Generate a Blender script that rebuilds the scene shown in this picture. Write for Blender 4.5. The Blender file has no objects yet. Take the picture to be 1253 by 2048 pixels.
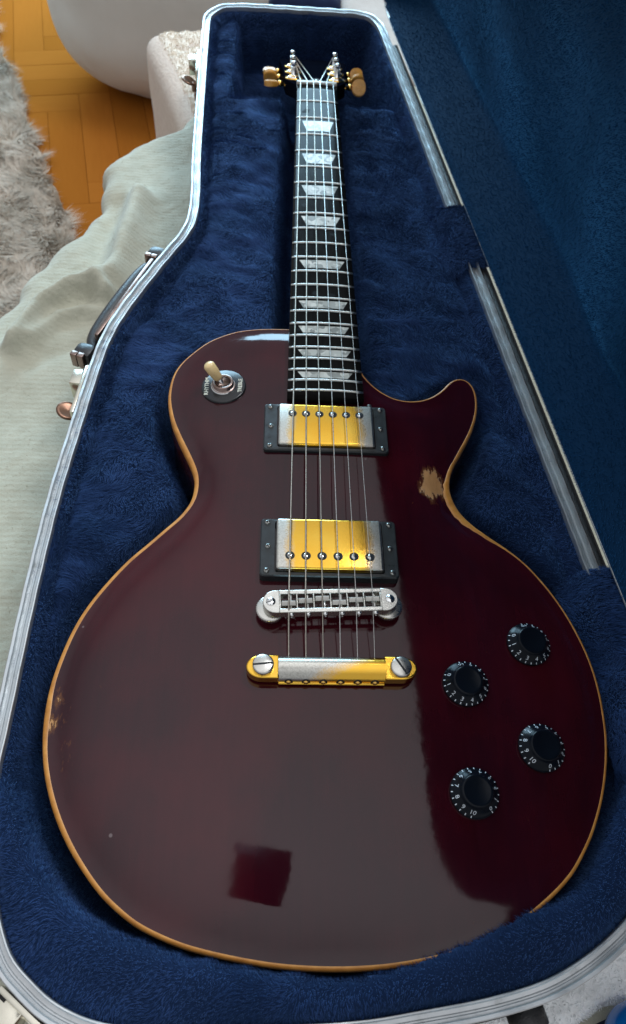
import bpy, bmesh, math, random
import numpy as np
from mathutils import Vector, Matrix
from mathutils.geometry import delaunay_2d_cdt
random.seed(4); RNG = np.random.default_rng(7)
C = bpy.context.scene.collection
SC = bpy.context.scene
R_ = math.radians
MM = 0.001

# ------------------------------------------------------------------ camera, world, lamps, exposure
cam_d = bpy.data.cameras.new("camera")
cam = bpy.data.objects.new("camera", cam_d); C.objects.link(cam); SC.camera = cam
right = Vector((0.998026, -0.01177149, 0.06168897)); up = Vector((-0.02530561, 0.82362665, 0.56656753)); fwd = Vector((0.05747803, 0.5670102, -0.82170293))
CAM = Vector((-39.71, -219.41, 413.5))
m = Matrix((right, up, -fwd)).transposed().to_4x4(); m.translation = CAM * MM
cam.matrix_world = m
cam_d.sensor_fit = 'VERTICAL'; cam_d.sensor_height = 36.0; cam_d.lens = 1520.27 / 2048 * 36
cam_d.clip_start = 0.02; cam_d.clip_end = 100
cam_d.dof.use_dof = True; cam_d.dof.focus_distance = 0.50; cam_d.dof.aperture_fstop = 14.0

w = bpy.data.worlds.new("World"); SC.world = w; w.use_nodes = True
bg = w.node_tree.nodes['Background']
bg.inputs['Color'].default_value = (0.92, 0.945, 1.0, 1); bg.inputs['Strength'].default_value = 0.50

def area(name, loc, target, sx, sy, power, col):
    l = bpy.data.lights.new(name, 'AREA'); l.shape = 'RECTANGLE'; l.size = sx; l.size_y = sy; l.energy = power; l.color = col
    o = bpy.data.objects.new(name, l); C.objects.link(o); o.location = loc
    o.rotation_euler = (Vector(target) - Vector(loc)).to_track_quat('-Z', 'Y').to_euler()
    return o
area("window_light", (-0.42, 3.0, 0.78), (0, 0.3, 0), 1.6, 1.35, 100, (0.46, 0.77, 1.0))
cl = area("overhead_fill_light", (-0.15, -0.1, 2.4), (-0.15, -0.1, 0), 7.0, 7.0, 36, (0.97, 0.965, 1.0)); cl.data.spread = R_(105)  # added fill panel, no known lamp; limited spread grades the lacquer reflection
area("side_window_light", (1.45, 1.3, 3.3), (-0.15, 0.25, 0), 1.0, 1.0, 62, (0.95, 0.97, 1.0))

SC.view_settings.view_transform = 'Standard'; SC.view_settings.look = 'None'
SC.view_settings.exposure = 0.0; SC.view_settings.gamma = 1.0
try:
    SC.cycles.use_denoising = True
    SC.cycles.max_bounces = 8
except Exception: pass

# ------------------------------------------------------------------ materials
def new_mat(name):
    mt = bpy.data.materials.new(name); mt.use_nodes = True
    nt = mt.node_tree
    return mt, nt, nt.nodes['Principled BSDF']
def N(nt, typ, **kw):
    n = nt.nodes.new(typ)
    for k, v in kw.items():
        if k in n.inputs: n.inputs[k].default_value = v
        else: setattr(n, k, v)
    return n
def coords(nt, kind='Object'): return N(nt, 'ShaderNodeTexCoord').outputs[kind]
def noise(nt, vec, scale, detail=4, rough=.55, stretch=None):
    if stretch:
        mp = N(nt, 'ShaderNodeMapping'); mp.inputs['Scale'].default_value = stretch
        nt.links.new(vec, mp.inputs[0]); vec = mp.outputs[0]
    n = N(nt, 'ShaderNodeTexNoise'); n.inputs['Scale'].default_value = scale; n.inputs['Detail'].default_value = detail; n.inputs['Roughness'].default_value = rough
    nt.links.new(vec, n.inputs['Vector']); return n.outputs['Fac']
def ramp(nt, fac, stops):
    r = N(nt, 'ShaderNodeValToRGB'); e = r.color_ramp.elements
    while len(e) < len(stops): e.new(.5)
    for el, (p, c) in zip(e, stops): el.position = p; el.color = (*c, 1) if len(c) == 3 else c
    nt.links.new(fac, r.inputs[0]); return r.outputs[0]
def g(v): return (v, v, v)
def mixc(nt, fac, a, b):
    n = N(nt, 'ShaderNodeMix'); n.data_type = 'RGBA'
    for s, v in ((0, fac), (6, a), (7, b)):
        if hasattr(v, 'is_linked'): nt.links.new(v, n.inputs[s])
        elif s == 0: n.inputs[0].default_value = v
        else: n.inputs[s].default_value = (*v, 1)
    return n.outputs[2]
def math_(nt, op, a, b=None):
    n = N(nt, 'ShaderNodeMath'); n.operation = op
    for i, v in enumerate((a, b)):
        if v is None: continue
        if hasattr(v, 'is_linked'): nt.links.new(v, n.inputs[i])
        else: n.inputs[i].default_value = v
    return n.outputs[0]
def setin(nt, b, name, v):
    if hasattr(v, 'is_linked'): nt.links.new(v, b.inputs[name])
    else: b.inputs[name].default_value = (*v, 1) if isinstance(v, tuple) and len(v) == 3 else v
def bump(nt, b, h, dist, strength=1.0):
    n = N(nt, 'ShaderNodeBump'); n.inputs['Distance'].default_value = dist; n.inputs['Strength'].default_value = strength
    nt.links.new(h, n.inputs['Height']); nt.links.new(n.outputs[0], b.inputs['Normal'])
def simple(name, col, rough=.5, metal=0., var=.15, scale=60, coat=0., bmp=0., bscale=400, spec=.5):
    mt, nt, b = new_mat(name); co = coords(nt)
    f = noise(nt, co, scale)
    c0 = tuple(c * (1 - var) for c in col); c1 = tuple(min(1, c * (1 + var)) for c in col)
    setin(nt, b, 'Base Color', ramp(nt, f, [(.3, c0), (.7, c1)]))
    setin(nt, b, 'Roughness', ramp(nt, noise(nt, co, scale * 2.3), [(.3, g(max(.02, rough * .8))), (.7, g(min(1, rough * 1.2)))]))
    b.inputs['Metallic'].default_value = metal; b.inputs['Coat Weight'].default_value = coat; b.inputs['Coat Roughness'].default_value = .05
    b.inputs['Specular IOR Level'].default_value = spec
    if bmp: bump(nt, b, noise(nt, co, bscale, 3), bmp)
    return mt
M = {}
AMBER = (0.56, 0.24, 0.045)
# wine-red lacquer with worn-through amber wood where the 'wear' attribute says so
mt, nt, b = new_mat('wine_lacquer'); co = coords(nt)
f1 = noise(nt, co, 9, 4); fgrain = noise(nt, co, 30, 5, .6, (9, .7, 1))
col = mixc(nt, math_(nt, 'MULTIPLY', fgrain, .55), (0.016, 0.0022, 0.0052), (0.045, 0.0036, 0.0086))
col = mixc(nt, ramp(nt, f1, [(.42, g(0)), (.72, g(.5))]), col, (0.088, 0.0046, 0.0090))
at = N(nt, 'ShaderNodeAttribute'); at.attribute_name = 'wear'
fn = noise(nt, co, 260, 6, .7, (1, .35, 1))
wm = math_(nt, 'ADD', at.outputs['Fac'], math_(nt, 'MULTIPLY', math_(nt, 'SUBTRACT', fn, .5), 1.5))
wmask = ramp(nt, wm, [(.50, g(0)), (.56, g(1))])
# small chips and dust specks
vor = N(nt, 'ShaderNodeTexVoronoi'); vor.inputs['Scale'].default_value = 26; nt.links.new(co, vor.inputs['Vector'])
speck = ramp(nt, vor.outputs['Distance'], [(.02, g(.5)), (.032, g(0))])
wood = mixc(nt, fn, (0.30, 0.125, 0.035), (0.62, 0.33, 0.13))
rim_ = ramp(nt, wm, [(.30, g(0)), (.50, g(.85))])
col = mixc(nt, rim_, col, (0.13, 0.045, 0.014))
col = mixc(nt, wmask, col, wood); col = mixc(nt, speck, col, (0.25, 0.2, 0.2))
setin(nt, b, 'Base Color', col)
inv = math_(nt, 'SUBTRACT', 1.0, wmask)
setin(nt, b, 'Coat Weight', math_(nt, 'MULTIPLY', inv, .05)); b.inputs['Coat Roughness'].default_value = .03; b.inputs['Specular IOR Level'].default_value = .44
hz = ramp(nt, noise(nt, co, 14, 5), [(.35, g(.045)), (.7, g(.10))])
setin(nt, b, 'Roughness', mixc(nt, wmask, hz, g(.6)))
sc1 = ramp(nt, noise(nt, co, 40, 2, .5, (30, 1.2, 1)), [(.70, g(0)), (.76, g(1))]); sc2 = ramp(nt, noise(nt, co, 30, 2, .5, (1.5, 34, 1)), [(.72, g(0)), (.78, g(1))])
scr = math_(nt, 'MAXIMUM', sc1, sc2)
rg_in = b.inputs['Roughness'].links[0].from_socket
setin(nt, b, 'Roughness', math_(nt, 'ADD', rg_in, math_(nt, 'MULTIPLY', scr, .07)))
h = math_(nt, 'ADD', math_(nt, 'MULTIPLY', noise(nt, co, 60, 3), .2), math_(nt, 'MULTIPLY', wmask, -2.0))
h = math_(nt, 'ADD', h, math_(nt, 'MULTIPLY', noise(nt, co, 24, 3), 1.1))
bump(nt, b, h, .00014)
M['lacquer'] = mt
mt, nt, b = new_mat('amber_edge_wood'); co = coords(nt)
f = noise(nt, co, 120, 5, .6)
setin(nt, b, 'Base Color', ramp(nt, f, [(.3, (0.42, 0.165, 0.03)), (.55, AMBER), (.8, (0.68, 0.34, 0.09))]))
b.inputs['Roughness'].default_value = .38; bump(nt, b, f, .0002); M['amber'] = mt
M['mahogany'] = simple('mahogany_lacquer', (0.05, 0.009, 0.007), .15, coat=.4, scale=25)
mt, nt, b = new_mat('dark_fretboard'); co = coords(nt)
f = noise(nt, co, 70, 6, .65, (6, .5, 1)); fs = noise(nt, co, 26, 3)
cc = ramp(nt, f, [(.3, (0.003, 0.003, 0.003)), (.8, (0.011, 0.010, 0.009))])
blot = ramp(nt, noise(nt, co, 55, 2), [(.66, g(0)), (.72, g(1))])
setin(nt, b, 'Base Color', mixc(nt, blot, cc, (0.008, 0.006, 0.006)))
setin(nt, b, 'Roughness', mixc(nt, blot, ramp(nt, f, [(.3, g(.14)), (.7, g(.22))]), g(.5))); b.inputs['Specular IOR Level'].default_value = .04; bump(nt, b, f, .00002)
M['fretboard'] = mt
M['fret'] = simple('fret_wire', (0.60, 0.60, 0.57), .3, 1., .06, 200)
mt, nt, b = new_mat('pearl'); co = coords(nt)
v = N(nt, 'ShaderNodeTexVoronoi'); v.inputs['Scale'].default_value = 190; v.inputs['Randomness'].default_value = 1
dn = N(nt, 'ShaderNodeTexNoise'); dn.inputs['Scale'].default_value = 90; nt.links.new(co, dn.inputs['Vector'])
mx = N(nt, 'ShaderNodeMix'); mx.data_type = 'VECTOR'; mx.inputs[0].default_value = .015; nt.links.new(co, mx.inputs[4]); nt.links.new(dn.outputs['Color'], mx.inputs[5])
nt.links.new(mx.outputs[1], v.inputs['Vector'])
sep = N(nt, 'ShaderNodeSeparateColor'); nt.links.new(v.outputs['Color'], sep.inputs[0])
setin(nt, b, 'Base Color', ramp(nt, sep.outputs[0], [(.05, (0.24, 0.25, 0.23)), (.45, (0.50, 0.51, 0.46)), (.95, (0.66, 0.66, 0.60))]))
b.inputs['Roughness'].default_value = .22; M['pearl'] = mt
M['nut'] = simple('bone_nut', (0.55, 0.52, 0.46), .4)
def worn_gold(name, axis_stops, amount=.5, scl=55, skew=0.):
    mt, nt, b = new_mat(name); gen = coords(nt, 'Generated'); ob = coords(nt)
    sx = N(nt, 'ShaderNodeSeparateXYZ'); nt.links.new(gen, sx.inputs[0])
    edge = ramp(nt, math_(nt, 'ADD', sx.outputs[0], math_(nt, 'MULTIPLY', math_(nt, 'SUBTRACT', sx.outputs[1], .5), skew)), axis_stops)
    f = noise(nt, ob, scl, 5, .65); fine = noise(nt, ob, 900, 3, .7)
    a = math_(nt, 'ADD', edge, math_(nt, 'MULTIPLY', math_(nt, 'SUBTRACT', f, .5), amount * 2))
    a = math_(nt, 'ADD', a, math_(nt, 'MULTIPLY', math_(nt, 'SUBTRACT', fine, .5), .3))
    mask = ramp(nt, a, [(.28, g(0)), (.72, g(1))])
    nick = ramp(nt, fine, [(.3, (0.46, 0.45, 0.40)), (.6, (0.66, 0.65, 0.59))])
    gold = ramp(nt, noise(nt, ob, 40, 4), [(.25, (0.98, 0.53, 0.055)), (.7, (1.0, 0.64, 0.10))])
    setin(nt, b, 'Base Color', mixc(nt, mask, gold, nick)); b.inputs['Metallic'].default_value = 1
    setin(nt, b, 'Roughness', mixc(nt, mask, g(.16), g(.30)))
    bump(nt, b, fine, .00005); return mt
M['gold_cover'] = worn_gold('worn_gold_cover', [(.0, g(1)), (.05, g(.85)), (.25, g(.0)), (.76, g(.05)), (.93, g(.8)), (1., g(1))], .42, 34)
M['gold_tail'] = worn_gold('worn_gold_ears', [(0, g(0)), (1, g(0))], .22)
M['gold_barrel'] = worn_gold('worn_gold_barrel', [(0, g(.95)), (.45, g(.80)), (.80, g(.25)), (1., g(.05))], .34, 30, -.55)
M['gold_plain'] = simple('aged_gold', (0.95, 0.55, 0.14), .22, 1., .1, 150)
M['nickel'] = simple('aged_nickel', (0.66, 0.65, 0.60), .28, 1., .07, 120, bmp=.00003, bscale=1500)
M['chrome'] = simple('bright_chrome', (0.82, 0.83, 0.82), .12, 1., .05, 200)
M['steel_string'] = simple('steel_string', (0.70, 0.69, 0.66), .3, 1., .05, 300)
M['wound_string'] = simple('wound_string', (0.46, 0.42, 0.36), .36, 1., .1, 500, bmp=.0001, bscale=2500)
M['black_plastic'] = simple('black_plastic', (0.012, 0.014, 0.016), .22, 0, .1)
M['ring_plastic'] = simple('pickup_ring_plastic', (0.016, 0.021, 0.023), .34, 0, .15, 90)
M['black'] = simple('black_void', (0.004, 0.004, 0.004), .6)
M['knob'] = simple('glossy_black_knob', (0.004, 0.006, 0.010), .2, 0, .1, spec=.14)
M['print'] = simple('white_print', (0.62, 0.68, 0.74), .5)
M['print_cream'] = simple('cream_print', (0.80, 0.76, 0.60), .5)
M['cream_tip'] = simple('aged_cream_plastic', (0.80, 0.60, 0.30), .3, 0, .08, 60)
M['amber_button'] = simple('amber_pearloid', (0.70, 0.34, 0.055), .25, 0, .25, 90, coat=.3)
M['headstock'] = simple('black_headstock', (0.003, 0.004, 0.008), .6, spec=.0)
M['tolex'] = simple('black_tolex', (0.012, 0.012, 0.013), .45, 0, .2, 200, bmp=.0004, bscale=900)
M['handle'] = simple('black_handle_leather', (0.018, 0.019, 0.021), .38, 0, .2, 60, bmp=.0002, bscale=600)
M['brass'] = simple('brown_brass', (0.27, 0.20, 0.175), .3, 1., .2, 80)
M['brown'] = simple('brown_latch_metal', (0.20, 0.115, 0.08), .32, 1., .2, 80)
M['latch'] = simple('latch_nickel', (0.72, 0.69, 0.58), .22, 1., .1, 80)
mt, nt, b = new_mat('worn_aluminium'); co = coords(nt)
f = noise(nt, co, 90, 5, .65); f2 = noise(nt, co, 12, 4, .6)
setin(nt, b, 'Base Color', mixc(nt, ramp(nt, f, [(.60, g(0)), (.75, g(.5))]), ramp(nt, f2, [(.3, (0.48, 0.50, 0.51)), (.7, (0.58, 0.61, 0.62))]), (0.24, 0.25, 0.23)))
b.inputs['Metallic'].default_value = .85; setin(nt, b, 'Roughness', ramp(nt, f, [(.3, g(.34)), (.7, g(.55))])); bump(nt, b, f, .0002)
M['alu'] = mt
def plush(name, ca, cb, sheen, sc=18, root_shade=None, stint=(.35, .5, .9, 1)):
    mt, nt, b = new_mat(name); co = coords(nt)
    f = noise(nt, co, sc, 4, .6); at = N(nt, 'ShaderNodeAttribute'); at.attribute_name = 'fur_shade'
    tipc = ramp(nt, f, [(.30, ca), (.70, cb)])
    if root_shade is not None: tipc = mixc(nt, at.outputs['Fac'], root_shade, tipc)  # shade between fibres painted in: dark roots, full colour at tips
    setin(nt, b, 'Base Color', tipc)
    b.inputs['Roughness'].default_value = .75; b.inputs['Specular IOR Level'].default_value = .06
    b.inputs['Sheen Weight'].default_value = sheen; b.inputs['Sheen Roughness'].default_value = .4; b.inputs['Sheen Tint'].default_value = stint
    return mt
M['plush'] = plush('navy_plush', (0.011, 0.031, 0.098), (0.048, 0.100, 0.275), 1.0, 22, (0.004, 0.013, 0.042), (.22, .46, 1., 1))  # last dark colour is painted shade deep in the pile
M['lid_plush'] = plush('navy_lid_plush', (0.005, 0.042, 0.122), (0.012, 0.076, 0.205), .40, 9, (0.002, 0.020, 0.056), (.12, .50, 1., 1))  # lid pile roots carry painted shade too
def cloth(name, ca, cb, sc, bmp, bsc, sheen=.15, ribs=None):
    mt, nt, b = new_mat(name); co = coords(nt)
    f = noise(nt, co, sc, 5, .6); h = noise(nt, co, bsc, 4, .7)
    setin(nt, b, 'Base Color', ramp(nt, f, [(.3, ca), (.7, cb)])); b.inputs['Roughness'].default_value = .9
    b.inputs['Specular IOR Level'].default_value = .1; b.inputs['Sheen Weight'].default_value = sheen
    if ribs:
        wv = N(nt, 'ShaderNodeTexWave'); wv.bands_direction = ribs[0]; wv.inputs['Scale'].default_value = ribs[1]; wv.inputs['Distortion'].default_value = 2; wv.inputs['Detail'].default_value = 2
        nt.links.new(co, wv.inputs['Vector'])
        h = math_(nt, 'ADD', h, math_(nt, 'MULTIPLY', wv.outputs['Fac'], ribs[2]))
    bump(nt, b, h, bmp); return mt
M['blanket'] = cloth('sage_fleece', (0.40, 0.395, 0.31), (0.47, 0.465, 0.37), 60, .0008, 420, .2, ('Y', 55, .2))
M['cream'] = cloth('cream_terry', (0.74, 0.585, 0.47), (0.84, 0.70, 0.58), 120, .004, 300, .25)
M['terry'] = cloth('cream_terry_loops', (0.76, 0.67, 0.56), (0.84, 0.76, 0.65), 120, .001, 300, .1)
M['greyfleece'] = cloth('grey_fleece', (0.84, 0.88, 0.88), (0.94, 0.95, 0.95), 300, .0009, 330, .2)
M['pouf'] = cloth('grey_white_cover', (0.60, 0.60, 0.56), (0.66, 0.66, 0.62), 8, .0006, 500, .1)
M['beige'] = cloth('beige_cloth', (0.44, 0.40, 0.36), (0.52, 0.48, 0.44), 30, .001, 400, .1)
M['navycloth'] = cloth('navy_cloth', (0.006, 0.012, 0.035), (0.012, 0.022, 0.06), 40, .001, 500, .05)
M['rug'] = plush('shag_rug', (0.40, 0.345, 0.275), (0.70, 0.61, 0.51), .1, 14); M['rug'].node_tree.nodes['Principled BSDF'].inputs['Sheen Tint'].default_value = (1, 1, 1, 1)
mt, nt, b = new_mat('oak_parquet'); co = coords(nt)
oi = N(nt, 'ShaderNodeObjectInfo'); f = noise(nt, co, 22, 6, .65, (.6, 8, 1))
c1 = mixc(nt, oi.outputs['Random'], (0.32, 0.112, 0.016), (0.40, 0.145, 0.024)); c2 = mixc(nt, math_(nt, 'MULTIPLY', f, .6), c1, (0.24, 0.080, 0.012))
setin(nt, b, 'Base Color', c2); b.inputs['Roughness'].default_value = .5; b.inputs['Specular IOR Level'].default_value = .0; M['oak'] = mt
M['floorbase'] = simple('floor_joint', (0.18, 0.060, 0.009), .6, spec=.05)
M['blueball'] = simple('bright_blue_plastic', (0.0, 0.17, 0.62), .25, 0, .08, 30, coat=.2)
M['phone'] = simple('phone_black', (0.008, 0.008, 0.009), .2)

# ------------------------------------------------------------------ mesh helpers (all lengths in mm)
ROOTLOC = {}
def link(name, me, parent=None, mats=()):
    for mt in mats:
        if mt is not None: me.materials.append(mt)
    o = bpy.data.objects.new(name, me); C.objects.link(o)
    if parent is not None: attach(o, parent)
    return o
def attach(o, parent):
    o.parent = parent
    if parent.name in ROOTLOC: o.matrix_parent_inverse = Matrix.Translation(-Vector(ROOTLOC[parent.name]))
def thing(name, label, cat, loc):
    o = bpy.data.objects.new(name, None); C.objects.link(o); o.empty_display_size = .02
    o.location = Vector(loc) * MM; ROOTLOC[o.name] = Vector(loc) * MM
    o['label'] = label; o['category'] = cat
    return o
def mesh_py(V, F, smooth=True, fm=None):
    me = bpy.data.meshes.new('m'); me.from_pydata([tuple(float(c) * MM for c in v) for v in V], [], F)
    if smooth: me.polygons.foreach_set('use_smooth', [True] * len(me.polygons))
    if fm is not None: me.polygons.foreach_set('material_index', fm)
    me.update(); return me
def obj(name, V, F, mat, parent=None, smooth=True, fm=None):
    return link(name, mesh_py(V, F, smooth, fm), parent, mat if isinstance(mat, (list, tuple)) else [mat])
def bm_obj(name, bm, mat, parent=None, smooth=True, sharp=40):
    me = bpy.data.meshes.new('m'); bm.normal_update()
    if smooth:
        for f in bm.faces: f.smooth = True
        for e in bm.edges:
            if len(e.link_faces) == 2 and e.calc_face_angle(0) > R_(sharp): e.smooth = False
    bm.transform(Matrix.Diagonal((MM, MM, MM, 1))); bm.to_mesh(me); bm.free()
    return link(name, me, parent, mat if isinstance(mat, (list, tuple)) else [mat])
def tri_mesh(name, V, T, mat, parent=None, smooth_n=None, attrs=None):
    V = np.asarray(V, np.float32) * MM; T = np.asarray(T, np.int32)
    me = bpy.data.meshes.new('m'); me.vertices.add(len(V)); me.vertices.foreach_set('co', V.ravel())
    me.loops.add(T.size); me.loops.foreach_set('vertex_index', T.ravel())
    me.polygons.add(len(T)); me.polygons.foreach_set('loop_start', np.arange(0, T.size, 3, dtype=np.int32))
    s = np.ones(len(T), bool)
    if smooth_n is not None: s[smooth_n:] = False
    me.polygons.foreach_set('use_smooth', s); me.update(calc_edges=True)
    for k, a in (attrs or {}).items():
        at = me.attributes.new(k, 'FLOAT', 'POINT'); at.data.foreach_set('value', np.asarray(a, np.float32))
    return link(name, me, parent, [mat])
def grid_faces(nu, nv, cu=False, cv=False):
    F = []
    for i in range(nu if cu else nu - 1):
        for j in range(nv if cv else nv - 1):
            a = i * nv + j; b_ = ((i + 1) % nu) * nv + j; c = ((i + 1) % nu) * nv + (j + 1) % nv; d = i * nv + (j + 1) % nv
            F.append((a, b_, c, d))
    return F
def lathe(prof, n=32, cx=0, cy=0, cz=0, tilt=None):
    V = []
    for k in range(n):
        a = 2 * math.pi * k / n
        for r, z in prof: V.append(Vector((r * math.cos(a), r * math.sin(a), z)))
    if tilt is not None: V = [tilt @ v for v in V]
    V = [v + Vector((cx, cy, cz)) for v in V]
    return V, grid_faces(n, len(prof), True)
def box_bm(bm, c, s, bev=0, rot=None, seg=2):
    r = bmesh.ops.create_cube(bm, size=1); vs = r['verts']
    mt_ = Matrix.Translation(c) @ (rot.to_4x4() if rot is not None else Matrix()) @ Matrix.Diagonal((*s, 1))
    bmesh.ops.transform(bm, matrix=mt_, verts=vs)
    if bev: bmesh.ops.bevel(bm, geom=list({e for v in vs for e in v.link_edges}), offset=bev, segments=seg, affect='EDGES', profile=.5)
def prism_bm(bm, poly, z0, z1):
    vs = [bm.verts.new((x, y, z0)) for x, y in poly]; vt = [bm.verts.new((x, y, z1)) for x, y in poly]
    n = len(poly); bm.faces.new(vt); bm.faces.new(vs[::-1])
    for i in range(n): bm.faces.new((vs[i], vs[(i + 1) % n], vt[(i + 1) % n], vt[i]))
    return vt
def tube(P, r, n=8):
    P = [Vector(p) for p in P]; V = []; 
    for i, p in enumerate(P):
        t = (P[min(i + 1, len(P) - 1)] - P[max(i - 1, 0)]).normalized()
        a = t.orthogonal().normalized() if i == 0 else (a - t * a.dot(t)).normalized()
        b_ = t.cross(a)
        for k in range(n):
            q = 2 * math.pi * k / n; V.append(p + (a * math.cos(q) + b_ * math.sin(q)) * r)
    F = grid_faces(len(P), n, False, True); F.append(tuple(range(n))[::-1]); F.append(tuple((len(P) - 1) * n + k for k in range(n)))
    return V, F
def catmull(P, per, closed=True):
    P = np.asarray(P, float); n = len(P); out = []
    for i in range(n if closed else n - 1):
        if closed: p0, p1, p2, p3 = P[i - 1], P[i], P[(i + 1) % n], P[(i + 2) % n]
        else: p0, p1, p2, p3 = P[max(i - 1, 0)], P[i], P[i + 1], P[min(i + 2, n - 1)]
        for k in range(per):
            t = k / per
            out.append(.5 * (2 * p1 + (p2 - p0) * t + (2 * p0 - 5 * p1 + 4 * p2 - p3) * t * t + (3 * p1 - p0 - 3 * p2 + p3) * t ** 3))
    if not closed: out.append(P[-1])
    return np.array(out)
def resample(P, step, closed=True):
    P = np.asarray(P, float); Q = np.vstack([P, P[:1]]) if closed else P
    d = np.r_[0, np.cumsum(np.linalg.norm(np.diff(Q, axis=0), axis=1))]; n = max(4, int(d[-1] / step))
    s = np.linspace(0, d[-1], n, endpoint=not closed)
    return np.c_[tuple(np.interp(s, d, Q[:, k]) for k in range(P.shape[1]))]
def smooth_closed(P, it):
    P = P.copy()
    for _ in range(it): P = .5 * P + .25 * (np.roll(P, 1, 0) + np.roll(P, -1, 0))
    return P
def normals2d(P, closed=True):
    T = np.roll(P, -1, 0) - np.roll(P, 1, 0)
    if not closed: T[0] = P[1] - P[0]; T[-1] = P[-1] - P[-2]
    T /= np.linalg.norm(T, axis=1)[:, None] + 1e-12
    return np.c_[T[:, 1], -T[:, 0]]
def area2(P): return .5 * np.sum(P[:, 0] * np.roll(P[:, 1], -1) - np.roll(P[:, 0], -1) * P[:, 1])
def sdf(Q, P):
    """signed distance of points Q to closed polygon P, positive inside"""
    A = P; B_ = np.roll(P, -1, 0); best = np.full(len(Q), 1e9); ins = np.zeros(len(Q), bool)
    for a, b_ in zip(A, B_):
        e = b_ - a; L2 = e @ e + 1e-12; t = np.clip(((Q - a) @ e) / L2, 0, 1)
        dd = Q - a - t[:, None] * e; best = np.minimum(best, (dd ** 2).sum(1))
        c = (a[1] > Q[:, 1]) != (b_[1] > Q[:, 1])
        if c.any():
            xx = a[0] + (Q[:, 1] - a[1]) / (e[1] if e[1] else 1e-9) * e[0]; ins ^= c & (Q[:, 0] < xx)
    d = np.sqrt(best); return np.where(ins, d, -d)
def vnoise(X, Y, s, seed=0):
    rg = np.random.default_rng(seed); G = rg.random((128, 128)); x = X / s + 37.3; y = Y / s + 51.7
    i = np.floor(x).astype(int); j = np.floor(y).astype(int); u = x - i; v = y - j; u = u * u * (3 - 2 * u); v = v * v * (3 - 2 * v)
    a = G[i % 128, j % 128]; b_ = G[(i + 1) % 128, j % 128]; c = G[i % 128, (j + 1) % 128]; d = G[(i + 1) % 128, (j + 1) % 128]
    return (a * (1 - u) + b_ * u) * (1 - v) + (c * (1 - u) + d * u) * v
def sstep(a, b_, x): t = np.clip((x - a) / (b_ - a), 0, 1); return t * t * (3 - 2 * t)
def fur(P, Nn, D, L, W):
    """blades: P roots, Nn normals, D comb directions (scaled), L lengths, W widths -> verts, tris"""
    n = len(P); S = np.cross(Nn, D + RNG.normal(0, .6, (n, 3))); S /= np.linalg.norm(S, axis=1)[:, None] + 1e-9; S = S * (W / 2)[:, None]
    mid = P + (Nn * .62 + D * .35) * L[:, None] * .55; tip = P + (Nn * .75 + D * .95) * L[:, None]
    V = np.stack([P - S, P + S, mid - S * .8, mid + S * .8, tip], 1).reshape(-1, 3)
    o = (np.arange(n) * 5)[:, None]
    T = np.concatenate([o + [0, 1, 3], o + [0, 3, 2], o + [2, 3, 4]], 1).reshape(-1, 3)
    return V, T
def surf_with_fur(name, X, parent, mat, nblades, L, W, comb, mask=None, dens=None, flip=False, lenf=None, lift=1.0):
    """X: (nu,nv,3) grid in mm; blades scattered by cell area; comb(P)->angle noise dirs (tangent, world)"""
    nu, nv = X.shape[:2]; V = X.reshape(-1, 3)
    idx = np.arange(nu * nv).reshape(nu, nv); a = idx[:-1, :-1].ravel(); b_ = idx[1:, :-1].ravel(); c = idx[1:, 1:].ravel(); d = idx[:-1, 1:].ravel()
    if mask is not None:
        k = mask.ravel()[a] & mask.ravel()[b_] & mask.ravel()[c] & mask.ravel()[d]; a, b_, c, d = a[k], b_[k], c[k], d[k]
    T = np.concatenate([np.c_[a, b_, c], np.c_[a, c, d]])
    if flip: T = T[:, ::-1]
    cr = np.cross(V[T[:, 1]] - V[T[:, 0]], V[T[:, 2]] - V[T[:, 0]]); ar = np.linalg.norm(cr, axis=1); fn_ = cr / (ar[:, None] + 1e-12)
    vn = np.zeros_like(V)
    for k in range(3): np.add.at(vn, T[:, k], cr)
    vn /= np.linalg.norm(vn, axis=1)[:, None] + 1e-12
    wgt = ar.copy()
    if dens is not None: wgt *= dens.ravel()[T[:, 0]]
    pk = RNG.choice(len(T), nblades, p=wgt / wgt.sum()); r1 = np.sqrt(RNG.random(nblades)); r2 = RNG.random(nblades)
    w0, w1, w2 = 1 - r1, r1 * (1 - r2), r1 * r2; t = T[pk]
    P = V[t[:, 0]] * w0[:, None] + V[t[:, 1]] * w1[:, None] + V[t[:, 2]] * w2[:, None]
    Nn = vn[t[:, 0]] * w0[:, None] + vn[t[:, 1]] * w1[:, None] + vn[t[:, 2]] * w2[:, None]; Nn /= np.linalg.norm(Nn, axis=1)[:, None]
    D = comb(P, Nn); D = D - Nn * (D * Nn).sum(1)[:, None]; D += RNG.normal(0, .16, D.shape)
    LL = L * RNG.uniform(.65, 1.15, nblades)
    if lenf is not None: LL = LL * lenf(P)
    FV, FT = fur(P, Nn * lift, D, LL, np.full(nblades, W))
    fur_shade = np.r_[np.full(len(V), .05), np.clip(np.repeat(RNG.uniform(-.15, .15, nblades), 5) + np.tile([.05, .05, .5, .5, 1.], nblades), 0, 1)]  # painted self-shadow ramp: dark backing and roots, full colour at tips
    o = tri_mesh(name, np.vstack([V, FV]), np.vstack([T, FT + len(V)]), mat, parent, len(T), {'fur_shade': fur_shade})
    o['kind'] = 'stuff'; return o

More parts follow.
